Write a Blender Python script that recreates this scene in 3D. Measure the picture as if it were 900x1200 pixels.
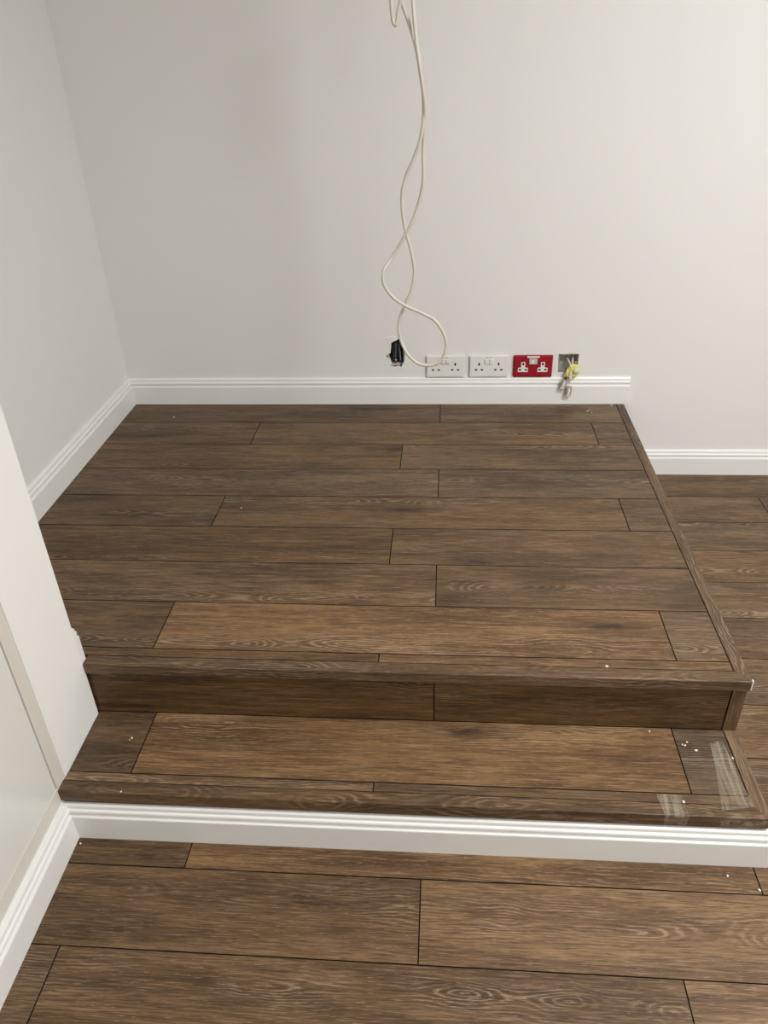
import bpy, bmesh, math, random
from mathutils import Vector, Matrix
random.seed(7)
for o in list(bpy.data.objects):
    bpy.data.objects.remove(o, do_unlink=True)
S = bpy.context.scene
COL = S.collection

# ---------------------------------------------------------------- camera
CAM = Vector((1.2582, -2.8162, 1.551))
FPX, PITCH, YAW, ROLL = 910.4, math.radians(31.7807), math.radians(5.2567), math.radians(-2.2097)
FW = Vector((-math.sin(YAW) * math.cos(PITCH), math.cos(YAW) * math.cos(PITCH), -math.sin(PITCH)))
_rt = Vector((math.cos(YAW), math.sin(YAW), 0))
_up = _rt.cross(FW)
RT = math.cos(ROLL) * _rt + math.sin(ROLL) * _up
UP = -math.sin(ROLL) * _rt + math.cos(ROLL) * _up
cd = bpy.data.cameras.new('camera')
cd.sensor_fit = 'VERTICAL'
cd.sensor_height = 36.0
cd.sensor_width = 27.0
cd.lens = FPX / 1200 * 36
cd.clip_start = 0.02
cam = bpy.data.objects.new('camera', cd)
COL.objects.link(cam)
M4 = Matrix((RT, UP, -FW)).transposed().to_4x4()
M4.translation = CAM
cam.matrix_world = M4
S.camera = cam


def at(u, v, axis, val):
    """photo pixel (900x1200) -> point on the plane axis=val"""
    d = FW + RT * ((u - 450) / FPX) + UP * ((600 - v) / FPX)
    return CAM + d * ((val - CAM[axis]) / d[axis])


# ---------------------------------------------------------------- world, exposure, added ceiling lights
S.view_settings.view_transform = 'Standard'
S.view_settings.look = 'None'
S.view_settings.gamma = 1.0
S.view_settings.use_curve_mapping = False
S.view_settings.exposure = 0.07
W = bpy.data.worlds.new('world')
S.world = W
W.use_nodes = True
W.node_tree.nodes['Background'].inputs[0].default_value = (0.9, 0.93, 1.0, 1)
W.node_tree.nodes['Background'].inputs[1].default_value = 0.15
CEIL = 2.70
# x, y, watts of assumed, unseen square LED ceiling lights added for the lighting (built as lamps further down)
LIGHTS = [(2.65, -1.95, 60), (2.65, -4.10, 27), (4.50, -2.60, 14), (4.50, -4.30, 14)]
LIGHT_COL = (0.995, 0.99, 0.975)

# ---------------------------------------------------------------- dimensions (metres)
H2, H1 = 0.3072, 0.1454            # platform top, lower step top
PW, PL = 0.1804, 1.2274            # plank width, length
XR, TR = 1.9068, 0.0303            # inner edge of the edge strip, its width
XO = XR + TR
YS8, YN2, YRISER = -1.4475, -1.5094, -1.4995
YPIER = -1.5065
YS1, YN1, YF = -1.6838, -1.7349, -1.7330
XP = 0.4119                        # face of the near left wall
RX, FY = 5.2, -5.2                 # right wall, wall behind the viewer
SKH, SKT = 0.104, 0.018


# ---------------------------------------------------------------- materials
def mat(name, col, rough=0.5, spec=0.5, metal=0.0, noise=0.0, nscale=20.0, bump=0.0, bscale=200.0, alpha=1.0):
    m = bpy.data.materials.new(name)
    m.use_nodes = True
    nt = m.node_tree
    b = nt.nodes['Principled BSDF']
    b.inputs['Roughness'].default_value = rough
    b.inputs['Specular IOR Level'].default_value = spec
    b.inputs['Metallic'].default_value = metal
    b.inputs['Alpha'].default_value = alpha
    tc = nt.nodes.new('ShaderNodeTexCoord')
    n = nt.nodes.new('ShaderNodeTexNoise')
    n.inputs['Scale'].default_value = nscale
    n.inputs['Detail'].default_value = 3
    nt.links.new(tc.outputs['Object'], n.inputs['Vector'])
    mx = nt.nodes.new('ShaderNodeMix')
    mx.data_type = 'RGBA'
    mx.inputs[6].default_value = (*[c * (1 - noise) for c in col], 1)
    mx.inputs[7].default_value = (*[min(1, c * (1 + noise)) for c in col], 1)
    nt.links.new(n.outputs['Fac'], mx.inputs[0])
    nt.links.new(mx.outputs[2], b.inputs['Base Color'])
    if bump:
        n2 = nt.nodes.new('ShaderNodeTexNoise')
        n2.inputs['Scale'].default_value = bscale
        n2.inputs['Detail'].default_value = 2
        nt.links.new(tc.outputs['Object'], n2.inputs['Vector'])
        bp = nt.nodes.new('ShaderNodeBump')
        bp.inputs['Strength'].default_value = bump
        bp.inputs['Distance'].default_value = 0.001
        nt.links.new(n2.outputs['Fac'], bp.inputs['Height'])
        nt.links.new(bp.outputs['Normal'], b.inputs['Normal'])
    return m


def wood_material(name, tone=1.0):
    m = bpy.data.materials.new(name)
    m.use_nodes = True
    nt = m.node_tree
    N, L = nt.nodes, nt.links
    b = N['Principled BSDF']

    def inp(sock, v):
        if v is None:
            return
        if hasattr(v, 'default_value') or hasattr(v, 'is_linked'):
            L.new(v, sock)
        else:
            sock.default_value = v

    def math_(op, a, c=None, d=None):
        n = N.new('ShaderNodeMath')
        n.operation = op
        inp(n.inputs[0], a)
        inp(n.inputs[1], c)
        inp(n.inputs[2], d)
        return n.outputs[0]

    def vmul(a, v):
        n = N.new('ShaderNodeVectorMath')
        n.operation = 'MULTIPLY'
        L.new(a, n.inputs[0])
        n.inputs[1].default_value = v
        return n.outputs[0]

    def noise(vec, scale=1.0, detail=2.0, rough=0.5, dist=0.0):
        n = N.new('ShaderNodeTexNoise')
        n.inputs['Scale'].default_value = scale
        n.inputs['Detail'].default_value = detail
        n.inputs['Roughness'].default_value = rough
        n.inputs['Distortion'].default_value = dist
        L.new(vec, n.inputs['Vector'])
        return n.outputs['Fac']

    def ramp(v, lo, hi, a=0.0, c=1.0):
        n = N.new('ShaderNodeMapRange')
        n.interpolation_type = 'SMOOTHSTEP'
        L.new(v, n.inputs[0])
        n.inputs[1].default_value = lo
        n.inputs[2].default_value = hi
        n.inputs[3].default_value = a
        n.inputs[4].default_value = c
        return n.outputs[0]

    def mix(fac, a, c, mode='MIX'):
        n = N.new('ShaderNodeMix')
        n.data_type = 'RGBA'
        n.blend_type = mode
        inp(n.inputs[0], fac)
        for s, v in ((n.inputs[6], a), (n.inputs[7], c)):
            if isinstance(v, tuple):
                s.default_value = (*v, 1)
            else:
                L.new(v, s)
        return n.outputs[2]

    tc = N.new('ShaderNodeTexCoord')
    oi = N.new('ShaderNodeObjectInfo')
    rnd = oi.outputs['Random']
    comb = N.new('ShaderNodeCombineXYZ')
    L.new(math_('MULTIPLY', rnd, 37.1), comb.inputs[0])
    L.new(math_('MULTIPLY', rnd, 91.3), comb.inputs[1])
    L.new(math_('MULTIPLY', rnd, 13.7), comb.inputs[2])
    add = N.new('ShaderNodeVectorMath')
    add.operation = 'ADD'
    L.new(tc.outputs['Object'], add.inputs[0])
    L.new(comb.outputs[0], add.inputs[1])
    p = add.outputs[0]
    sep = N.new('ShaderNodeSeparateXYZ')
    L.new(tc.outputs['Object'], sep.inputs[0])
    rnd2 = math_('FRACT', math_('MULTIPLY', rnd, 17.3))
    rnd3 = math_('FRACT', math_('MULTIPLY', rnd, 41.9))
    sub = N.new('ShaderNodeSeparateColor')
    L.new(oi.outputs['Color'], sub.inputs[0])
    # cathedral rings: distance from a wandering heart line, broken up by fibre noise
    warp = noise(vmul(p, (2.4, 9.0, 9.0)), 1.0, 3.0, 0.55)
    hair = noise(vmul(p, (38.0, 210.0, 210.0)), 1.0, 2.0, 0.6)
    y0 = math_('MULTIPLY', math_('SUBTRACT', rnd2, 0.5), 0.15)
    yz = math_('ADD', sep.outputs[1], math_('MULTIPLY', sep.outputs[2], 0.6))
    yy = math_('ADD', math_('SUBTRACT', yz, y0), math_('MULTIPLY', math_('SUBTRACT', warp, 0.5), 0.075))
    dep = math_('MULTIPLY', math_('SUBTRACT', noise(vmul(p, (2.6, 0.0, 0.0)), 1.0, 1.0), 0.5), 0.17)
    r = math_('SQRT', math_('ADD', math_('MULTIPLY', yy, yy), math_('MULTIPLY', dep, dep)))
    r = math_('ADD', r, math_('MULTIPLY', math_('SUBTRACT', hair, 0.5), 0.0040))
    ph = math_('MULTIPLY', r, 2 * math.pi / 0.0066)
    ring = math_('MULTIPLY_ADD', math_('SINE', ph), 0.5, 0.5)
    near = ramp(r, 0.008, 0.075, 1.0, 0.0)
    patch = ramp(noise(vmul(p, (3.4, 17.0, 17.0)), 1.0, 2.0), 0.42, 0.64)
    breakup = ramp(noise(vmul(p, (40.0, 330.0, 330.0)), 1.0, 2.0), 0.30, 0.56)
    limed = math_('MULTIPLY', math_('MULTIPLY', ramp(ring, 0.66, 0.95), math_('MULTIPLY', patch, near)), breakup)
    # streaks
    st1 = noise(vmul(p, (3.2, 70.0, 70.0)), 1.0, 4.0, 0.62, 0.35)
    st2 = noise(vmul(p, (11.0, 330.0, 330.0)), 1.0, 3.0, 0.65)
    st3 = noise(vmul(p, (16.0, 520.0, 520.0)), 1.0, 2.0, 0.6)
    low = noise(vmul(p, (2.0, 10.0, 10.0)), 1.0, 3.0, 0.6, 0.5)
    t = (0.044 * tone, 0.0225 * tone, 0.0105 * tone)
    d = (0.220 * tone, 0.128 * tone, 0.059 * tone)
    mid = (0.110 * tone, 0.062 * tone, 0.029 * tone)
    base = mix(ramp(low, 0.36, 0.64), t, d)
    base = mix(0.42, base, mix(ramp(st1, 0.34, 0.66), t, d))
    base = mix(0.22, base, mid)
    base = mix(math_('MULTIPLY', ramp(st2, 0.50, 0.66), 0.55), base, (0.290 * tone, 0.186 * tone, 0.100 * tone))
    base = mix(math_('MULTIPLY', ramp(st3, 0.50, 0.38), 0.70), base, t)
    base = mix(math_('MULTIPLY', math_('MULTIPLY', ramp(ring, 0.5, 0.0), near), 0.30), base, t)
    pore = ramp(noise(vmul(p, (48.0, 620.0, 620.0)), 1.0, 1.0), 0.62, 0.74)
    base = mix(math_('MULTIPLY', pore, 0.45), base, (0.34 * tone, 0.235 * tone, 0.145 * tone))
    base = mix(math_('MULTIPLY', limed, 0.54), base, (0.40 * tone, 0.29 * tone, 0.195 * tone))
    # knots
    vo = N.new('ShaderNodeTexVoronoi')
    vo.inputs['Scale'].default_value = 1.0
    dv = N.new('ShaderNodeVectorMath')
    dv.operation = 'ADD'
    L.new(vmul(p, (2.3, 8.0, 0.0)), dv.inputs[0])
    nz = N.new('ShaderNodeTexNoise')
    nz.inputs['Scale'].default_value = 26.0
    nz.inputs['Detail'].default_value = 4.0
    L.new(p, nz.inputs['Vector'])
    L.new(vmul(nz.outputs['Color'], (0.22, 0.42, 0.0)), dv.inputs[1])
    L.new(dv.outputs[0], vo.inputs['Vector'])
    sc = N.new('ShaderNodeSeparateColor')
    L.new(vo.outputs['Color'], sc.inputs[0])
    has = math_('GREATER_THAN', sc.outputs[0], 0.52)
    kd = math_('ADD', vo.outputs['Distance'], math_('MULTIPLY', math_('SUBTRACT', st1, 0.5), 0.16))
    halo = math_('MULTIPLY', math_('MULTIPLY', ramp(kd, 0.10, 0.42, 1.0, 0.0), has), 0.45)
    core = math_('MULTIPLY', math_('MULTIPLY', ramp(kd, 0.03, 0.16, 1.0, 0.0), has), 0.72)
    base = mix(halo, base, t)
    base = mix(core, base, (0.022 * tone, 0.014 * tone, 0.010 * tone))
    # board to board variation: object colour carries value (red) and saturation (green)
    hsv = N.new('ShaderNodeHueSaturation')
    L.new(base, hsv.inputs['Color'])
    L.new(math_('MULTIPLY', sub.outputs[0], 2.0), hsv.inputs['Value'])
    L.new(math_('MULTIPLY', sub.outputs[1], 2.0), hsv.inputs['Saturation'])
    L.new(hsv.outputs[0], b.inputs['Base Color'])
    L.new(ramp(st2, 0.3, 0.7, 0.56, 0.44), b.inputs['Roughness'])
    b.inputs['Specular IOR Level'].default_value = 0.34
    bp = N.new('ShaderNodeBump')
    bp.inputs['Strength'].default_value = 0.18
    bp.inputs['Distance'].default_value = 0.0006
    L.new(math_('ADD', st2, math_('MULTIPLY', limed, 0.6)), bp.inputs['Height'])
    L.new(bp.outputs[0], b.inputs['Normal'])
    return m


WOOD = wood_material('brown_oak_plank', 0.95)
DARK = mat('joint_dark', (0.018, 0.012, 0.009), 0.9, 0.1)
WALL = mat('wall_paint', (0.796, 0.789, 0.768), 0.62, 0.3, noise=0.012, nscale=2.2, bump=0.08, bscale=260)
CEILM = mat('ceiling_paint', (0.84, 0.83, 0.81), 0.8, 0.2, noise=0.01)
GLOSSW = mat('skirting_gloss', (0.83, 0.825, 0.805), 0.28, 0.5, noise=0.01, nscale=8)
PIERM = mat('near_wall_paint', (0.88, 0.875, 0.85), 0.55, 0.3, noise=0.012, nscale=3, bump=0.05)
CREAM = mat('cream_frame', (0.71, 0.68, 0.615), 0.4, 0.4, noise=0.01)
PANEL = mat('panel_offwhite', (0.77, 0.765, 0.725), 0.22, 0.5, noise=0.01, nscale=3)
PLASTIC = mat('socket_white', (0.80, 0.785, 0.76), 0.3, 0.5, noise=0.01)
RED = mat('socket_red', (0.31, 0.006, 0.018), 0.3, 0.5, noise=0.03)
SLOT = mat('slot_black', (0.012, 0.012, 0.012), 0.7, 0.2)
GREY = mat('rocker_grey', (0.50, 0.50, 0.48), 0.4, 0.4)
PINK = mat('rocker_mark', (0.62, 0.40, 0.37), 0.4, 0.4)
MARK = mat('grey_print', (0.30, 0.29, 0.28), 0.6, 0.2)
CABLE = mat('cable_sheath', (0.66, 0.625, 0.555), 0.42, 0.4, noise=0.03, nscale=60)
BLACK = mat('black_conduit', (0.012, 0.012, 0.014), 0.35, 0.5)
PLASTER = mat('bare_plaster', (0.46, 0.41, 0.36), 0.95, 0.1, noise=0.3, nscale=120, bump=0.6, bscale=300)
GALV = mat('galvanised_steel', (0.40, 0.37, 0.33), 0.5, 0.5, metal=0.3, noise=0.35, nscale=90)
YELLOW = mat('yellow_tape', (0.72, 0.66, 0.20), 0.3, 0.5, noise=0.45, nscale=70)
PLUG = mat('plug_metal', (0.46, 0.41, 0.37), 0.4, 0.5, metal=0.25, noise=0.2, nscale=200)
CRUMB = mat('plaster_crumb', (0.74, 0.68, 0.55), 0.9, 0.1)
LEDM = bpy.data.materials.new('led_diffuser')
LEDM.use_nodes = True
_b = LEDM.node_tree.nodes['Principled BSDF']
_b.inputs['Base Color'].default_value = (0.9, 0.9, 0.9, 1)
_b.inputs['Emission Color'].default_value = (*LIGHT_COL, 1)
_b.inputs['Emission Strength'].default_value = 4.0


def tape_material():
    m = mat('clear_tape', (0.66, 0.58, 0.45), 0.18, 0.6, noise=0.1, nscale=60)
    nt = m.node_tree
    b = nt.nodes['Principled BSDF']
    tc = nt.nodes.new('ShaderNodeTexCoord')
    mp = nt.nodes.new('ShaderNodeMapping')
    mp.inputs['Scale'].default_value = (95, 9, 60)
    n = nt.nodes.new('ShaderNodeTexNoise')
    n.inputs['Scale'].default_value = 1.0
    n.inputs['Detail'].default_value = 4
    r = nt.nodes.new('ShaderNodeMapRange')
    r.inputs[1].default_value = 0.42
    r.inputs[2].default_value = 0.78
    r.inputs[3].default_value = 0.03
    r.inputs[4].default_value = 0.26
    nt.links.new(tc.outputs['Object'], mp.inputs[0])
    nt.links.new(mp.outputs[0], n.inputs['Vector'])
    nt.links.new(n.outputs['Fac'], r.inputs[0])
    nt.links.new(r.outputs[0], b.inputs['Alpha'])
    return m


TAPE = tape_material()


# ---------------------------------------------------------------- helpers
def link(name, me, m, parent=None, loc=(0, 0, 0), rot=(0, 0, 0)):
    o = bpy.data.objects.new(name, me)
    COL.objects.link(o)
    if m and not me.materials:
        me.materials.append(m)
    o.location = loc
    o.rotation_euler = rot
    o.parent = parent
    if m is WOOD:
        tone_of(o, TR_.uniform(0.84, 1.14), TR_.uniform(0.88, 1.06))
    return o


TR_ = random.Random(21)


def tone_of(o, value, sat=1.0):
    o.color = (value / 2, sat / 2, 0, 1)
    return o


def tag(o, label, cat, group=None):
    o['label'] = label
    o['category'] = cat
    if group:
        o['group'] = group
    return o


def struct(o, label=None):
    o['kind'] = 'structure'
    if label:
        o['label'] = label
    return o


def empty(name, loc):
    o = bpy.data.objects.new(name, None)
    COL.objects.link(o)
    o.location = loc
    o.empty_display_size = 0.05
    return o


def finish(bm, name, smooth=False):
    bmesh.ops.recalc_face_normals(bm, faces=bm.faces[:])
    me = bpy.data.meshes.new(name)
    bm.to_mesh(me)
    bm.free()
    if smooth:
        for f in me.polygons:
            f.use_smooth = True
    return me


def bm_box(bm, lo, hi):
    v = [bm.verts.new((x, y, z)) for z in (lo[2], hi[2]) for y in (lo[1], hi[1]) for x in (lo[0], hi[0])]
    for f in ((0, 1, 3, 2), (4, 5, 7, 6), (0, 1, 5, 4), (2, 3, 7, 6), (0, 2, 6, 4), (1, 3, 7, 5)):
        bm.faces.new([v[i] for i in f])
    return v


def box_mesh(name, lo, hi, bevel=0.0, seg=2):
    bm = bmesh.new()
    bm_box(bm, lo, hi)
    if bevel:
        bmesh.ops.bevel(bm, geom=bm.edges[:], offset=bevel, segments=seg, affect='EDGES', profile=0.6)
    return finish(bm, name)


_pc = {}


def plank_mesh(lx, wy, th=0.006, c=0.0008):
    """a board lying in XY, top at z=0, eased top edges; alike boards share mesh data"""
    key = (round(lx, 4), round(wy, 4), th, c)
    if key in _pc:
        return _pc[key]
    a, b = lx / 2, wy / 2
    vs = []
    for (x, y, z) in ((a, b, -th), (a, b, -c), (a - c, b - c, 0)):
        vs += [(-x, -y, z), (x, -y, z), (x, y, z), (-x, y, z)]
    fs = [(3, 2, 1, 0), (8, 9, 10, 11)]
    for k in (0, 4):
        for i in range(4):
            j = (i + 1) % 4
            fs.append((k + i, k + j, k + 4 + j, k + 4 + i))
    me = bpy.data.meshes.new('plank')
    me.from_pydata(vs, [], fs)
    me.materials.append(WOOD)
    me.materials.append(DARK)
    for f in me.polygons:
        f.material_index = 0 if f.index == 1 else 1      # painted dark micro-bevel round each board
    _pc[key] = me
    return me


GAP = 0.0012


def lay(parent, x0, x1, y0, y1, z, name='plank'):
    """board on a horizontal surface, grain along X, between seams"""
    lx, wy = abs(x1 - x0) - GAP, abs(y1 - y0) - GAP
    return link(name, plank_mesh(lx, wy), WOOD, parent, Vector(((x0 + x1) / 2, (y0 + y1) / 2, z)) - (parent.location if parent else Vector()))


def rows(parent, x0, x1, seams, joint, z, tones=None):
    """rows between successive y seams; joint(i) gives an x on which row i has an end joint"""
    for i in range(len(seams) - 1):
        j = joint(i)
        while j - PL > x0:
            j -= PL
        xs = [x0]
        while j < x1 - 0.004:
            if j > x0 + 0.004:
                xs.append(j)
            j += PL
        xs.append(x1)
        for k, (a, b) in enumerate(zip(xs[:-1], xs[1:])):
            o = lay(parent, a, b, seams[i], seams[i + 1], z)
            if tones and (i, k) in tones:
                tone_of(o, *tones[(i, k)])


SKPROF = [(0, 0), (.018, 0), (.018, .0700), (.0172, .0725), (.0140, .0740), (.0118, .0745), (.0112, .0770), (.0118, .0800),
          (.0140, .0820), (.0146, .0850), (.0138, .0880), (.0118, .0900), (.0096, .0908), (.0090, .0930), (.0092, .0960), (.0086, .1000),
          (.0064, .1030), (.0040, .1040), (0, .1040)]


def prism(name, p0, p1, nrm, prof, m, parent=None, m0=0.0, m1=0.0):
    """profile (offset along nrm, height) run from p0 to p1; m0/m1 = mitre: along-shift per unit offset at each end"""
    p0, p1, nrm = Vector(p0), Vector(p1), Vector(nrm)
    d = (p1 - p0).normalized()
    mid = (p0 + p1) / 2
    rot = Matrix((d, nrm, d.cross(nrm))).transposed()      # local x = run, y = outwards
    flip = 1 if d.cross(nrm).z > 0 else -1
    h = (p1 - p0).length / 2
    n = len(prof)
    vs = [(-h + m0 * o, o, z * flip) for o, z in prof] + [(h + m1 * o, o, z * flip) for o, z in prof]
    fs = [tuple(range(n)), tuple(range(2 * n - 1, n - 1, -1))]
    for i in range(n):
        j = (i + 1) % n
        fs.append((i, i + n, j + n, j))
    bm = bmesh.new()
    V = [bm.verts.new(v) for v in vs]
    for f in fs:
        bm.faces.new([V[i] for i in f])
    me = finish(bm, name)
    o = link(name, me, m, parent)
    o.matrix_local = Matrix.Translation(mid - (parent.location if parent else Vector())) @ rot.to_4x4()
    return o


def tube(name, pts, rad, m, parent=None, seg=10, cyclic=False):
    """swept round tube through pts (chord-length Hermite)"""
    pts = [Vector(p) for p in pts]
    P = []
    n_ = len(pts)
    ds = [max((pts[i + 1] - pts[i]).length, 1e-6) for i in range(n_ - 1)]
    tg = []
    for i in range(n_):
        if i == 0:
            tg.append((pts[1] - pts[0]) / ds[0])
        elif i == n_ - 1:
            tg.append((pts[-1] - pts[-2]) / ds[-1])
        else:
            u0, u1 = (pts[i] - pts[i - 1]) / ds[i - 1], (pts[i + 1] - pts[i]) / ds[i]
            tg.append((u0 * ds[i] + u1 * ds[i - 1]) / (ds[i] + ds[i - 1]))
    for i in range(n_ - 1):
        k = min(max(3, int(ds[i] / 0.006)), 18)
        for q in range(k):
            t = q / k
            h0, h1, h2, h3 = 2 * t ** 3 - 3 * t * t + 1, t ** 3 - 2 * t * t + t, -2 * t ** 3 + 3 * t * t, t ** 3 - t * t
            P.append(pts[i] * h0 + tg[i] * (ds[i] * h1) + pts[i + 1] * h2 + tg[i + 1] * (ds[i] * h3))
    P.append(pts[-1])
    bm = bmesh.new()
    ringp = None
    t0 = (P[1] - P[0]).normalized()
    n = t0.orthogonal().normalized()
    for i, q in enumerate(P):
        t = (P[min(i + 1, len(P) - 1)] - P[max(i - 1, 0)]).normalized()
        n = (n - t * n.dot(t)).normalized()
        bb = t.cross(n)
        rr = rad[min(i, len(rad) - 1)] if isinstance(rad, (list, tuple)) else rad
        ring = [bm.verts.new(q + (n * math.cos(a) + bb * math.sin(a)) * rr) for a in [2 * math.pi * k / seg for k in range(seg)]]
        if ringp:
            for k in range(seg):
                bm.faces.new((ringp[k], ringp[(k + 1) % seg], ring[(k + 1) % seg], ring[k]))
        else:
            bm.faces.new(ring)
        ringp = ring
    bm.faces.new(ringp)
    return link(name, finish(bm, name, True), m, parent)


# ================================================================ STRUCTURE
# floor: dark sub-floor with one object per plank
floor = struct(link('floor', box_mesh('floor', (XP - 0.3, FY, -0.12), (RX, 0, -0.0061)), DARK), 'brown oak plank floor below the platform')
S1 = 0.1909
seams = [0.0] + [-(S1 + k * PW) for k in range(0, 28)]
seams[-1] = FY
JF = (1.215, 0.4915, 0.695)
# behind the step front the boards start at the platform side, in front of it at the near left wall
nb = 0
for i, y in enumerate(seams):
    if y < YF:
        nb = i
        break
split = seams[:nb] + [YF + 0.01]
rows(floor, XO - 0.012, RX, split, lambda i: JF[(i - 1) % 3], 0.0)
# the row that runs under the step front, in two lengths of the same row
rows(floor, XP, XO - 0.012, [YF + 0.01, seams[nb]], lambda i: JF[(nb - 2) % 3], 0.0, {(0, 0): (.85, 1), (0, 1): (1.2, 1.04)})
rows(floor, XO - 0.012, RX, [YF + 0.01, seams[nb]], lambda i: JF[(nb - 2) % 3], 0.0)
rows(floor, XP, RX, seams[nb:], lambda i: JF[(nb + i - 1) % 3], 0.0, {(0, 0): (.98, 1.0), (0, 1): (1.2, .98), (1, 0): (.9, .95), (1, 1): (1.05, 1.0), (1, 2): (1.22, 1.0)})


# back wall with two knocked-out holes
def wpt(u, v):
    p = at(u, v, 1, 0.0)
    return (p.x, p.z)


HOLE_A = [wpt(420 + x / 9, 370 + y / 9) for x, y in ((437, 232), (462, 262), (470, 318), (488, 362), (486, 430), (482, 488), (462, 520),
          (458, 548), (430, 556), (395, 545), (352, 552), (334, 540), (352, 510), (335, 468), (284, 432), (312, 405), (338, 396), (342, 345),
          (345, 292), (368, 270), (400, 262))]
HOLE_B = [(1.6775, 0.5020), (1.7000, 0.5012), (1.7240, 0.5030), (1.7525, 0.5015), (1.7515, 0.4700), (1.7530, 0.4290), (1.7200, 0.4300), (1.6800, 0.4285), (1.6788, 0.4650)]


def holed_wall(name, x0, x1, z0, z1, holes, depth):
    bm = bmesh.new()
    es = []
    loops = [[(x0, z0), (x1, z0), (x1, z1), (x0, z1)]] + holes
    for k, lp in enumerate(loops):
        vs = [bm.verts.new((x, 0, z)) for x, z in lp]
        for i in range(len(vs)):
            es.append(bm.edges.new((vs[i], vs[(i + 1) % len(vs)])))
        if k:
            bk = [bm.verts.new((x, depth, z)) for x, z in lp]
            for i in range(len(vs)):
                j = (i + 1) % len(vs)
                bm.faces.new((vs[i], vs[j], bk[j], bk[i]))
            bm.faces.new(bk)
    bmesh.ops.triangle_fill(bm, use_beauty=True, use_dissolve=False, edges=es)
    bm_box(bm, (x0, depth + 0.002, z0), (x1, depth + 0.08, z1))
    return finish(bm, name)


wall_back = struct(link('wall_back', holed_wall('wall_back', -0.12, RX + 0.12, -0.12, CEIL, [HOLE_A, HOLE_B], 0.042), WALL), 'warm white painted back wall')
wall_left = struct(link('wall_left', box_mesh('wall_left', (-0.12, YPIER - 0.05, -0.12), (0, 0, CEIL)), WALL), 'warm white painted left wall beside platform')
# near left wall: its end face closes the platform niche
PST = -1.7005        # where the cream frame begins
bm = bmesh.new()
bm_box(bm, (-0.12, PST, -0.12), (XP, YPIER, CEIL))
bm_box(bm, (-0.12, FY, -0.12), (XP - 0.012, PST, CEIL))
bm_box(bm, (XP - 0.012, FY, -0.12), (XP, PST, 0.108))
wall_near = struct(link('wall_near_left', finish(bm, 'wall_near_left'), PIERM), 'white end of the near left wall')
struct(link('wall_right', box_mesh('wall_right', (RX, FY, -0.12), (RX + 0.12, 0, CEIL)), WALL), 'warm white right wall')
struct(link('wall_front', box_mesh('wall_front', (-0.12, FY - 0.12, -0.12), (RX + 0.12, FY, CEIL)), WALL), 'warm white wall behind the viewer')
struct(link('ceiling', box_mesh('ceiling', (-0.12, FY - 0.12, CEIL), (RX + 0.12, 0.12, CEIL + 0.1)), CEILM), 'white ceiling')

# cream framed panel on the near left wall
pan = empty('wall_panel', (XP - 0.006, -2.6, 0.11))
PY0, PZ1 = -3.5, 2.2
loc = pan.location
SW = 0.0355


def part_box(name, lo, hi, m, parent, bevel=0.0, seg=2):
    L_ = parent.location if parent else Vector()
    c = (Vector(lo) + Vector(hi)) / 2
    me = box_mesh(name, Vector(lo) - c, Vector(hi) - c, bevel, seg)
    return link(name, me, m, parent, c - (L_ if parent else Vector()))


part_box('frame_upright', (XP - 0.012, PST - SW, 0.1085), (XP - 0.0015, PST, PZ1), CREAM, pan, 0.0008)
part_box('frame_upright', (XP - 0.012, PY0, 0.1085), (XP - 0.0015, PY0 + SW, PZ1), CREAM, pan, 0.0008)
part_box('frame_rail', (XP - 0.012, PY0 + SW, 0.1085), (XP - 0.0015, PST - SW, 0.1495), CREAM, pan, 0.0008)
part_box('frame_rail', (XP - 0.012, PY0 + SW, PZ1 - 0.04), (XP - 0.0015, PST - SW, PZ1), CREAM, pan, 0.0008)
pb = part_box('board', (XP - 0.012, PY0 + SW + 0.002, 0.1510), (XP - 0.0045, PST - SW - 0.002, PZ1 - 0.042), PANEL, pan)
tag(pan, 'large off-white wall panel in a narrow cream frame beside the lower step', 'panel')

# skirting boards
struct(prism('baseboard_left', (0, YPIER, H2), (0, 0, H2), (1, 0, 0), SKPROF, GLOSSW, None, 1, -1), 'white moulded skirting board along left wall on platform')
struct(prism('baseboard_back', (0, 0, H2), (1.9515, 0, H2), (0, -1, 0), SKPROF, GLOSSW, None, 1, 0), 'white moulded skirting board under the sockets')
struct(prism('baseboard_back_lower', (XO - 0.005, 0, 0), (RX, 0, 0), (0, -1, 0), SKPROF, GLOSSW, None, 0, -1), 'white skirting board on the lower floor by back wall')
struct(prism('baseboard_end', (0, YPIER, H2), (XP, YPIER, H2), (0, 1, 0), SKPROF, GLOSSW, None, 1, 0), 'skirting board behind the end of near left wall')
struct(prism('baseboard_near_left', (XP, FY, 0), (XP, YF, 0), (1, 0, 0), SKPROF, GLOSSW, None, 1, -1), 'white skirting board under the framed panel')
struct(prism('baseboard_front', (XP, YF, 0), (XO, YF, 0), (0, -1, 0), SKPROF, GLOSSW, None, 1, 1), 'white skirting board below the lower step')
struct(prism('baseboard_side', (XO, YF, 0), (XO, 0, 0), (1, 0, 0), SKPROF, GLOSSW, None, -1, -1), 'white skirting board along the platform side')
struct(prism('baseboard_right', (RX, FY, 0), (RX, 0, 0), (-1, 0, 0), SKPROF, GLOSSW, None, 1, -1), 'white skirting board along right wall')

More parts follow.
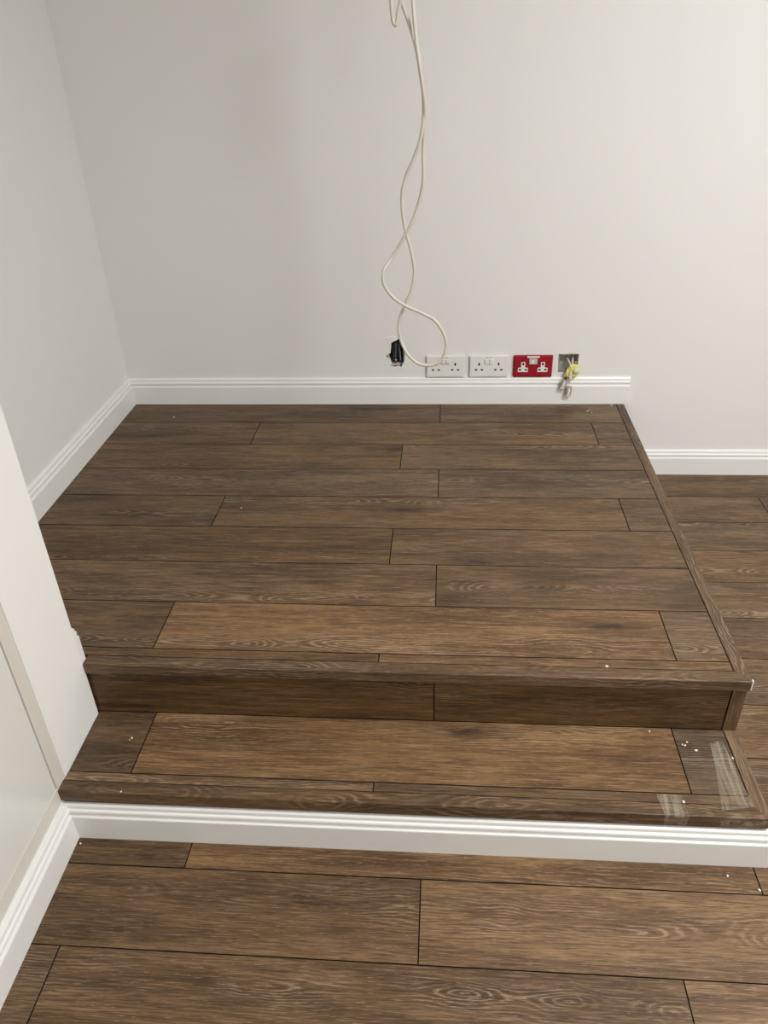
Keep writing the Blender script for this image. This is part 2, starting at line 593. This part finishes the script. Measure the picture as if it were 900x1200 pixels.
# ================================================================ PLATFORM
plat = empty('raised_platform', (0.95, -0.75, 0))
tag(plat, 'raised brown oak plank platform against the back wall', 'platform')
part_box('core', (0.001, YRISER + 0.0065, 0.0), (XO - 0.0075, -0.0005, H2 - 0.0062), DARK, plat)
ps = [-0.001] + [-(0.186 + k * PW) for k in range(0, 7)] + [YS8]
JP = (1.2376, 0.5616, 1.1082)
PT = {(0, 0): (0.92, 1.0), (0, 1): (0.80, .95), (1, 0): (0.92, .98), (1, 1): (1.0, 1.0), (1, 2): (1.02, .95), (2, 0): (1.02, 1.02), (2, 1): (1.0, .95),
      (3, 0): (0.90, 1.0), (3, 1): (1.02, .92), (4, 0): (0.80, 1.0), (4, 1): (0.94, 1.0), (4, 2): (0.95, .95), (5, 0): (0.88, 1.05), (5, 1): (1.0, .98),
      (6, 0): (0.92, 1.02), (6, 1): (1.06, .98), (7, 0): (0.88, .98), (7, 1): (1.36, 1.02), (7, 2): (0.88, .90)}
rows(plat, 0.001, XR, ps, lambda i: JP[i % 3], H2, PT)
YM2 = YS8 - 0.030
jx = at(444, 771, 2, H2).x
tone_of(lay(plat, 0.001, jx, YS8, YM2, H2, 'filler_strip'), 1.05, 1.05)
tone_of(lay(plat, jx, XR, YS8, YM2, H2, 'filler_strip'), 1.25, 1.02)


def lip_profile(w, h, t=0.006, back=0.0):
    r = 0.0025
    return [(-w, -t), (-w, -0.0008), (-w + 0.0008, 0), (-r, 0), (-r * 0.3, -r * 0.3), (0, -r), (0, -h + 0.001), (-0.001, -h), (-t, -h), (-t, -t)]


LIP2, LIP1 = 0.0290, 0.0320
NW2 = abs(YN2 - YM2) + 0.0004
prism('nosing', (XP + 0.0005, YN2, H2), (XO, YN2, H2), (0, -1, 0), lip_profile(NW2, LIP2), WOOD, plat, 0, 1)
prism('edge_nosing', (XO, YN2, H2), (XO, -0.019, H2), (1, 0, 0), lip_profile(TR - GAP, LIP2), WOOD, plat, -1, 0)


def board(parent, name, a, b, z0, z1, face, nrm, horizontal=True):
    """upright board; grain runs from a to b along the face"""
    # nrm '-y': face plane at y=face, a..b in x ; '+x': face plane at x=face, a..b in y
    l, h = abs(b - a) - GAP, abs(z1 - z0) - GAP
    if horizontal:
        me = plank_mesh(l, h)
    else:
        me = plank_mesh(h, l)
    if nrm == '-y':
        zax, xax = Vector((0, -1, 0)), Vector((1, 0, 0))
        c = Vector(((a + b) / 2, face, (z0 + z1) / 2))
    else:
        zax, xax = Vector((1, 0, 0)), Vector((0, 1, 0))
        c = Vector((face, (a + b) / 2, (z0 + z1) / 2))
    if not horizontal:
        xax = Vector((0, 0, 1))
    R = Matrix((xax, zax.cross(xax), zax)).transposed().to_4x4()
    o = link(name, me, WOOD, parent)
    o.matrix_local = Matrix.Translation(c - parent.location) @ R
    return o


RB = H2 - LIP2 - 0.0005
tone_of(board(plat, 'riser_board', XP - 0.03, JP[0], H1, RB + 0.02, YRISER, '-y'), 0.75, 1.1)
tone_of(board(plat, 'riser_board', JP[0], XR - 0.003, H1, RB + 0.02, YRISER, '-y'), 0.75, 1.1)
board(plat, 'corner_strip', XR - 0.003, XO - 0.001, H1 - 0.004, RB, YRISER - 0.002, '-y', False)
for a, b in ((YRISER + 0.006, -0.62), (-0.62, -0.019)):
    board(plat, 'side_board', a, b, SKH + 0.0005, RB, XO - 0.0012, '+x')

# white bead of filler on the end of the nosing
fb = part_box('end_cap', (XO + 0.0002, YN2 + 0.001, H2 - 0.027), (XO + 0.0035, YN2 + 0.0075, H2 + 0.0008), GLOSSW, plat, 0.0012)
fb['label'] = 'small white cap on nosing end'

# ================================================================ LOWER STEP
step = empty('lower_step', (1.15, -1.6, 0))
tag(step, 'single brown oak plank step in front of the raised platform', 'step')
part_box('core', (XP + 0.001, YF + 0.006, 0.0), (XO - 0.0075, YRISER - 0.004, H1 - 0.0062), DARK, step)
JT1, JT2 = 0.5577, 1.7897
for a, b, tv, ts in ((XP + 0.0005, JT1, .78, .95), (JT1, JT2, 1.3, 1.02), (JT2, XR, .80, .85)):
    tone_of(lay(step, a, b, YRISER, YS1, H1), tv, ts)
YM1 = YS1 - 0.0255
jx1 = at(438, 919, 2, H1).x
lay(step, XP - 0.001, jx1, YS1, YM1, H1, 'filler_strip')
lay(step, jx1, XR, YS1, YM1, H1, 'filler_strip')
YN1B = YN1 - 0.004
prism('nosing', (XP - 0.003, YN1B, H1), (XO, YN1B, H1), (0, -1, 0), lip_profile(abs(YN1B - YM1) + 0.0004, LIP1), WOOD, step, 0, 1)
prism('edge_nosing', (XO, YN1B, H1), (XO, YRISER, H1), (1, 0, 0), lip_profile(TR - GAP, LIP1), WOOD, step, -1, 0)
board(step, 'front_board', XP, XO - 0.003, 0.09, H1 - 0.008, YF + 0.0005, '-y')
board(step, 'side_board', YF + 0.006, YRISER - 0.0005, SKH + 0.0005, H1 - LIP1, XO - 0.0012, '+x')


# ================================================================ SOCKETS
def quad_slot(parent, cx, cz, w, h, y, m=SLOT, name='pin_slot'):
    return part_box(name, (cx - w / 2, y - 0.0004, cz - h / 2), (cx + w / 2, y + 0.004, cz + h / 2), m, parent)


def socket(x0, kind, label):
    z1 = 0.5005
    z0 = z1 - 0.086
    e = empty('double_socket', (x0 + 0.073, 0, z0))
    body = RED if kind == 'red' else PLASTIC
    D = 0.0095
    part_box('faceplate', (x0, -D, z0), (x0 + 0.146, -0.0002, z1), body, e, 0.0038, 2)
    y = -D
    for sx in (0.0365, 0.1095):
        cx = x0 + sx
        cz = z0 + 0.0335
        if kind == 'red':
            bm = bmesh.new()
            out = [(-.0185, -.0125), (.0185, -.0125), (.0185, .0035), (.0075, .0055), (.0075, .0265), (-.0075, .0265), (-.0075, .0055), (-.0185, .0035)]
            f = [bm.verts.new((a, -0.0012, b)) for a, b in out]
            k = [bm.verts.new((a, 0.001, b)) for a, b in out]
            bm.faces.new(f)
            for i in range(8):
                j = (i + 1) % 8
                bm.faces.new((f[i], f[j], k[j], k[i]))
            o = link('outlet_insert', finish(bm, 'outlet_insert'), PLASTIC, e, Vector((cx, y, cz)) - e.location)
            o['label'] = 'white outlet insert'
            yy = y - 0.0014
        else:
            yy = y
        quad_slot(e, cx, cz + 0.0190, 0.0062, 0.0105, yy)
        quad_slot(e, cx - 0.0111, cz - 0.0035, 0.0090, 0.0058, yy)
        quad_slot(e, cx + 0.0111, cz - 0.0035, 0.0090, 0.0058, yy)
    cx = x0 + 0.073
    zt = z1 - 0.0235
    if kind == 'red':
        part_box('switch_rocker', (cx - 0.0150, y - 0.0030, zt - 0.011), (cx + 0.0150, y + 0.001, zt + 0.011), GREY, e, 0.001)
        part_box('rocker_window', (cx - 0.0060, y - 0.0036, zt - 0.006), (cx + 0.0045, y - 0.0028, zt + 0.005), PLASTIC, e)
        part_box('label_strip', (cx - 0.0230, y - 0.0007, z1 - 0.0095), (cx + 0.0230, y + 0.001, z1 - 0.0030), PLASTIC, e)
    else:
        for s in (-1, 1):
            r = part_box('switch_rocker', (cx + s * 0.0085 - 0.0070, y - 0.0034, zt - 0.010), (cx + s * 0.0085 + 0.0070, y + 0.001, zt + 0.010), PLASTIC, e, 0.0012)
            if kind == 'pink':
                part_box('rocker_mark', (cx + s * 0.0085 - 0.0062, y - 0.0037, zt - 0.007), (cx + s * 0.0085 + 0.0062, y - 0.0033, zt - 0.0035), PINK, e)
            part_box('printed_mark', (cx + s * 0.0070 - 0.0042, y - 0.0002, z1 - 0.0098), (cx + s * 0.0070 + 0.0042, y + 0.001, z1 - 0.0074), MARK, e)
    tag(e, label, 'socket')
    return e


socket(1.1830, 'pink', 'white double socket behind the hanging cable loop')
socket(1.3460, 'white', 'plain white double socket between white and red sockets')
socket(1.5110, 'red', 'red double socket with white outlet inserts')

# ================================================================ HOLE WITH BLACK CONDUIT
con = empty('corrugated_conduit', (1.068, 0.02, 0.47))


def ribbed(name, cx, cy, z0, z1, r, lean, parent):
    bm = bmesh.new()
    n = int((z1 - z0) / 0.0042)
    prev = None
    for i in range(n + 1):
        t = i / n
        rr = r * (1.0 if i % 2 else 0.66)
        x = cx + lean * t
        ring = [bm.verts.new((x + rr * math.cos(a), cy + rr * 0.8 * math.sin(a), z0 + (z1 - z0) * t)) for a in [2 * math.pi * k / 14 for k in range(14)]]
        if prev:
            for k in range(14):
                bm.faces.new((prev[k], prev[(k + 1) % 14], ring[(k + 1) % 14], ring[k]))
        else:
            bm.faces.new(ring)
        prev = ring
    bm.faces.new(prev)
    for v in bm.verts:
        v.co -= parent.location
    return link(name, finish(bm, name), BLACK, parent)


ribbed('ribbed_tube', 1.0600, 0.018, 0.474, 0.545, 0.0135, 0.004, con)
ribbed('ribbed_tube', 1.0820, 0.022, 0.470, 0.560, 0.0090, -0.006, con)
part_box('dark_filling', (1.030, 0.034, 0.462), (1.092, 0.0405, 0.566), SLOT, con)
tag(con, 'black corrugated conduit in a ragged hole in the wall', 'conduit')
# clip nut that catches the light
part_box('screw_head', (1.0640, 0.001, 0.4765), (1.0710, 0.008, 0.4830), PLUG, con, 0.002)


def chip(name, cx, cz, sx, sz, m, parent, seed):
    rr = random.Random(seed)
    bm = bmesh.new()
    n = 11
    f, k = [], []
    for i in range(n):
        a = 2 * math.pi * i / n
        q = 0.72 + 0.5 * rr.random()
        x, z = cx + sx * q * math.cos(a), cz + sz * q * math.sin(a)
        f.append(bm.verts.new((x, -0.0006 - 0.0012 * rr.random(), z)))
        k.append(bm.verts.new((cx + (x - cx) * 1.12, 0.0004, cz + (z - cz) * 1.12)))
    bm.faces.new(f)
    for i in range(n):
        j = (i + 1) % n
        bm.faces.new((f[i], f[j], k[j], k[i]))
    return link(name, finish(bm, name), m, parent)


chip('plaster_patch', 1.053, 0.566, 0.017, 0.012, GLOSSW, wall_back, 3)
chip('plaster_patch', 1.066, 0.449, 0.022, 0.0075, GLOSSW, wall_back, 5)

# ================================================================ STEEL BACK BOX WITH CABLE ENDS
PENDING = []
bx = empty('back_box', (1.7155, 0.03, 0.432))
bm = bmesh.new()
X0, X1, Z0, Z1 = 1.6805, 1.7495, 0.4315, 0.4985
bm_box(bm, (X0, 0.036, Z0), (X1, 0.040, Z1))
bm_box(bm, (X0, 0.003, Z0), (X0 + 0.0015, 0.036, Z1))
bm_box(bm, (X1 - 0.0015, 0.003, Z0), (X1, 0.036, Z1))
bm_box(bm, (X0, 0.003, Z0), (X1, 0.036, Z0 + 0.0015))
bm_box(bm, (X0, 0.003, Z1 - 0.0015), (X1, 0.036, Z1))
for v in bm.verts:
    v.co -= bx.location
link('box_shell', finish(bm, 'box_shell'), GALV, bx)
part_box('fixing_lug', (X0 + 0.0015, 0.004, 0.461), (X0 + 0.0095, 0.007, 0.471), GALV, bx, 0.001)
part_box('fixing_lug', (X1 - 0.0095, 0.004, 0.461), (X1 - 0.0015, 0.007, 0.471), GALV, bx, 0.001)
part_box('knockout', (1.690, 0.033, 0.476), (1.708, 0.0362, 0.493), GALV, bx, 0.001)
tag(bx, 'galvanised steel back box set in the wall beside the red socket', 'back box')

for c_, r_, sd in (((1.050, 0.010, 0.4585), (0.013, 0.009, 0.0075), 2), ((1.072, 0.012, 0.4600), (0.012, 0.009, 0.0085), 6), ((1.0350, 0.014, 0.494), (0.006, 0.008, 0.010), 8),
                   ((1.060, 0.014, 0.5590), (0.010, 0.008, 0.006), 12)):
    PENDING.append((c_, r_, sd))
tail = empty('cable_tail', (1.725, -0.02, 0.40))
TL = tail.location


def lump(name, c, sx, sy, sz, m, parent, seed, sub=3):
    rr = random.Random(seed)
    bm = bmesh.new()
    bmesh.ops.create_icosphere(bm, subdivisions=sub, radius=1.0)
    dirs = [(Vector((rr.gauss(0, 1), rr.gauss(0, 1), rr.gauss(0, 1))).normalized(), rr.uniform(-0.45, 0.40)) for _ in range(16)]
    for v in bm.verts:
        s = rr.uniform(0.88, 1.12) + sum(w * max(0, v.co.dot(d)) ** 7 for d, w in dirs)
        v.co = Vector((v.co.x * sx * s, v.co.y * sy * s, v.co.z * sz * s)) + Vector(c) - parent.location
    return link(name, finish(bm, name), m, parent)


for c_, r_, sd in PENDING:
    lump('broken_plaster', c_, *r_, PLASTER, wall_back, sd, 2)
lump('tape_wrap', (1.732, -0.020, 0.4395), 0.0280, 0.018, 0.0290, YELLOW, tail, 11, 2)
lump('tape_end', (1.741, -0.038, 0.452), 0.0100, 0.005, 0.0120, CREAM, tail, 4, 2)
lump('tape_fold', (1.722, -0.038, 0.428), 0.0060, 0.004, 0.0155, CREAM, tail, 9, 2)


def rel(pts):
    return [Vector(p) - TL for p in pts]


tube('sheathed_wire', rel([(1.712, 0.034, 0.478), (1.716, 0.015, 0.474), (1.724, -0.004, 0.460), (1.728, -0.014, 0.445)]), 0.0035, CABLE, tail)
tube('sheathed_wire', rel([(1.735, 0.034, 0.482), (1.733, 0.012, 0.476), (1.731, -0.004, 0.462), (1.731, -0.014, 0.447)]), 0.0035, CABLE, tail)
tube('sheathed_wire', rel([(1.722, -0.016, 0.440), (1.712, -0.024, 0.426), (1.705, -0.027, 0.412)]), 0.003, SLOT, tail)
tube('sheathed_wire', rel([(1.728, -0.016, 0.436), (1.724, -0.026, 0.418), (1.722, -0.029, 0.398)]), 0.003, CABLE, tail)


def plug(cx, cz, tilt, y):
    c = Vector((cx, y, cz))
    me = box_mesh('plug', (-0.0105, -0.007, -0.0190), (0.0105, 0.007, 0.0190), 0.0020)
    o = link('plug', me, PLUG, tail, c - TL, (0, tilt, 0))
    link('plug_clip', box_mesh('plug_clip', (-0.0035, -0.0100, -0.008), (0.0035, -0.0068, 0.013), 0.0006), PLASTIC, o, (0, 0, 0))
    link('contact_window', box_mesh('contact_window', (-0.0065, -0.0076, -0.0175), (0.0065, -0.0068, -0.0095)), CRUMB, o, (0, 0, 0))
    return o


plug(1.6995, 0.3935, 0.28, -0.029)
plug(1.7215, 0.3655, 0.06, -0.031)
tag(tail, 'yellow taped cable ends with two metal plugs hanging from back box', 'cable end')

# ================================================================ HANGING CABLE
CY = -0.50


def cpt(u, v, dy=0.0):
    return at(u, v, 1, CY + dy)


A = [(320, 1), (340, 140), (370, 250), (385, 350), (370, 450), (335, 530), (308, 600), (303, 670), (320, 730), (360, 800), (410, 838), (460, 847),
     (515, 830), (546, 780), (553, 720), (530, 660), (490, 607), (430, 573), (340, 533), (260, 475), (222, 410), (222, 350), (260, 290), (335, 165), (378, 80), (404, 5)]
A = [(400 + x / 4.5, 240 + y / 4.5) for x, y in A]
up_a = [(400 + x / 4.5, y / 4.5) for x, y in ((322, 1010), (340, 935), (382, 835), (418, 730), (434, 620), (432, 500), (416, 380), (394, 250), (350, 100), (318, 10))]
up_b = [(400 + x / 4.5, y / 4.5) for x, y in ((432, 955), (432, 800), (438, 680), (441, 560), (431, 470), (412, 330), (398, 230), (386, 110), (378, 5))]
pts = []
top_a = [Vector(p) for p in ()]
for i, (u, v) in enumerate(reversed(up_a)):
    pts.append(cpt(u, v, 0.010 * math.sin(i * 0.9)))
n0 = len(pts)
for i, (u, v) in enumerate(A):
    # the strand on its way down passes behind itself at the lower crossing
    pts.append(cpt(u, v, 0.012 if i < 9 else (-0.008 if i < 22 else 0.012)))
for i, (u, v) in enumerate(up_b):
    pts.append(cpt(u, v, -0.012 + 0.016 * math.sin(i * 0.8 + 1)))
# above the picture: strand A rises, turns over in a bight, drops into view once more and goes up to the ceiling
a0, b0 = pts[0].copy(), pts[-1].copy()
q1, q2, q3, q4 = cpt(469, 3), cpt(466.5, 14), cpt(463.3, 29.6), cpt(459.6, 16)
q5 = cpt(458.4, 2)
head = [Vector((1.245, CY, CEIL - 0.001)), Vector((1.215, CY, 2.45)), Vector((1.165, CY - 0.01, 2.15)), Vector((q5.x - 0.004, CY - 0.005, 1.85)), q5, q4, cpt(461.4, 27.0), q3, cpt(464.9, 26.0), q2, q1,
        Vector((q1.x + 0.018, CY + 0.01, q1.z + 0.12)), Vector((q1.x + 0.026, CY + 0.015, q1.z + 0.20)), Vector((a0.x - 0.012, CY + 0.01, a0.z + 0.17)), Vector((a0.x - 0.012, CY + 0.004, a0.z + 0.06))]
tailp = [Vector((b0.x - 0.012, CY, b0.z + 0.2)), Vector((b0.x + 0.01, CY, 2.2)), Vector((b0.x + 0.01, CY, 2.45)), Vector((1.262, CY, CEIL - 0.001))]
cb = tube('hanging_cable', head + pts + tailp, 0.0049, CABLE)
tag(cb, 'long white cable hanging from the ceiling in twisted loops', 'cable')

# ================================================================ TAPE AND CRUMBS
E3 = 0.0006


def tape(name, quads_top, label):
    """thin film over a list of 3D points forming strips [left,right] along its length"""
    bm = bmesh.new()
    rr = random.Random(len(label))
    org = quads_top[0][0].copy()
    rows_ = []
    for a, b in quads_top:
        rows_.append([bm.verts.new(a.lerp(b, k / 6) - org + Vector((0, 0, rr.uniform(0, 0.0004)))) for k in range(7)])
    for r0, r1 in zip(rows_[:-1], rows_[1:]):
        for k in range(6):
            bm.faces.new((r0[k], r0[k + 1], r1[k + 1], r1[k]))
    me = finish(bm, name)
    o = link(name, me, TAPE, None, org)
    sm = o.modifiers.new('film', 'SOLIDIFY')
    sm.thickness = 0.0001
    return tag(o, label, 'tape', 'clear tape left on the lower step')


def z6(x, y, lift=E3):
    p = at(700 + x / 4, 750 + y / 4, 2, H1 + lift)
    return p


t1 = [(z6(528, 484), z6(585, 470)), (z6(545, 560), z6(640, 590)), (z6(560, 640), z6(680, 680)), (z6(575, 730), z6(715, 735)), (z6(585, 800), z6(735, 782))]
tape('adhesive_tape', t1, 'streaky strip of clear tape across the dark end plank of lower step')
fy = YN1B - 0.0008
p, q = z6(318, 822), z6(432, 826)
p.y = q.y = fy
t2 = [(Vector((z6(270, 700).x, YS1 - 0.004, H1 + E3)), Vector((z6(385, 700).x, YS1 - 0.004, H1 + E3))),
      (Vector((p.x, fy + 0.002, H1 + E3)), Vector((q.x, fy + 0.002, H1 + E3))), (Vector((p.x, fy, H1 - 0.004)), Vector((q.x, fy, H1 - 0.004))),
      (Vector((p.x, fy, H1 - 0.031)), Vector((q.x - 0.001, fy, H1 - 0.030)))]
tape('adhesive_tape', t2, 'short clear tape folded over the front nosing of lower step')
p, q = z6(585, 850).x, XO - 0.004
t3 = [(Vector((p, fy, H1 - 0.010)), Vector((q, fy, H1 - 0.006))), (Vector((p + 0.004, fy, H1 - 0.021)), Vector((q, fy - 0.001, H1 - 0.020))), (Vector((p + 0.002, fy, H1 - 0.031)), Vector((q - 0.003, fy, H1 - 0.031)))]
tape('adhesive_tape', t3, 'crumpled clear tape on the nosing front at the outer corner')

cm = {}
rr = random.Random(5)
for k in range(3):
    bm = bmesh.new()
    bmesh.ops.create_icosphere(bm, subdivisions=1, radius=1.0)
    for v in bm.verts:
        v.co *= rr.uniform(0.65, 1.2)
    me = finish(bm, 'plaster_crumb')
    zmin = min(v.co.z for v in me.vertices)
    for v in me.vertices:
        v.co.z -= zmin
    me.materials.append(CRUMB)
    cm[k] = me
CR = [
    (H2, 'tiny white crumb on the rearmost platform plank near left skirting', [(204, 489.5, 3)]),
    (H2, 'lone white crumb beside a plank end joint halfway along the platform', [(282.7, 595.8, 3)]),
    (H2, 'white crumb in the little cluster on platform below the metal plugs', [(688.5, 482.5, 4), (693.5, 484.0, 3), (691, 480.5, 3)]),
    (H2, 'white crumb against skirting end at the rear outer corner of platform', [(716.5, 475.6, 4)]),
    (H2, 'white crumb on the narrow front strip of the raised platform', [(711, 781.5, 3.5)]),
    (H1, 'white crumb on the dark short step plank beside near left wall', [(154.7, 865.5, 4), (152.0, 867.5, 2.2)]),
    (H1, 'white crumb on the step at the foot of the riser', [(761, 857.5, 3)]),
    (H1, 'white crumb in the cluster on the step beside streaky clear tape', [(805, 870.5, 3.5), (802.5, 874.5, 4), (799.5, 873, 2.4), (815.7, 880, 4)]),
    (H1, 'white crumb beside the outer edge nosing of the lower step', [(858.0, 889, 3.2)]),
    (H1, 'white crumb on the narrow front strip of step between the tapes', [(801, 940.5, 4)]),
    (H1, 'pale speck on the front nosing of step near left wall', [(142, 928, 2.5)]),
    (0.0, 'white crumb on the lower floor just below the front skirting board', [(852.5, 1027.0, 3)]),
    (0.0, 'white crumb beside a plank end joint at the skirting corner', [(890, 1043.7, 3)]),
    (0.0, 'white crumb on floor in the corner where two skirting boards meet', [(94.5, 989, 3.5)]),
]
i = 0
for z, lab, lst in CR:
    for u, v, s in lst:
        p = at(u, v, 2, z)
        o = link('plaster_crumb', cm[i % 3], CRUMB, None, p, (0, 0, rr.uniform(0, 6)))
        o.scale = (s * 0.0009 * rr.uniform(0.8, 1.3), s * 0.0008, s * 0.0006)
        tag(o, lab, 'crumb', 'plaster crumbs on the planks')
        i += 1

# ================================================================ ADDED CEILING LIGHTS, OUT OF VIEW
for k, (x, y, wt) in enumerate(LIGHTS):
    e = empty('added_ceiling_light', (x, y, CEIL))
    bm = bmesh.new()
    for lo, hi in (((-.3, -.3, -.012), (.3, -.285, 0)), ((-.3, .285, -.012), (.3, .3, 0)), ((-.3, -.285, -.012), (-.285, .285, 0)), ((.285, -.285, -.012), (.3, .285, 0))):
        bm_box(bm, lo, hi)
    link('light_frame', finish(bm, 'light_frame'), GLOSSW, e)
    link('diffuser', box_mesh('diffuser', (-.285, -.285, -.009), (.285, .285, -.002)), LEDM, e)
    ld = bpy.data.lights.new('added_led_panel', 'AREA')
    ld.shape = 'SQUARE'
    ld.size = 0.56
    ld.energy = wt
    ld.color = LIGHT_COL
    lo = bpy.data.objects.new('added_led_panel', ld)
    COL.objects.link(lo)
    lo.parent = e
    lo.location = (0, 0, -0.013)
    tag(e, 'assumed square white LED panel light added on the unseen ceiling', 'ceiling light', 'assumed ceiling lights')
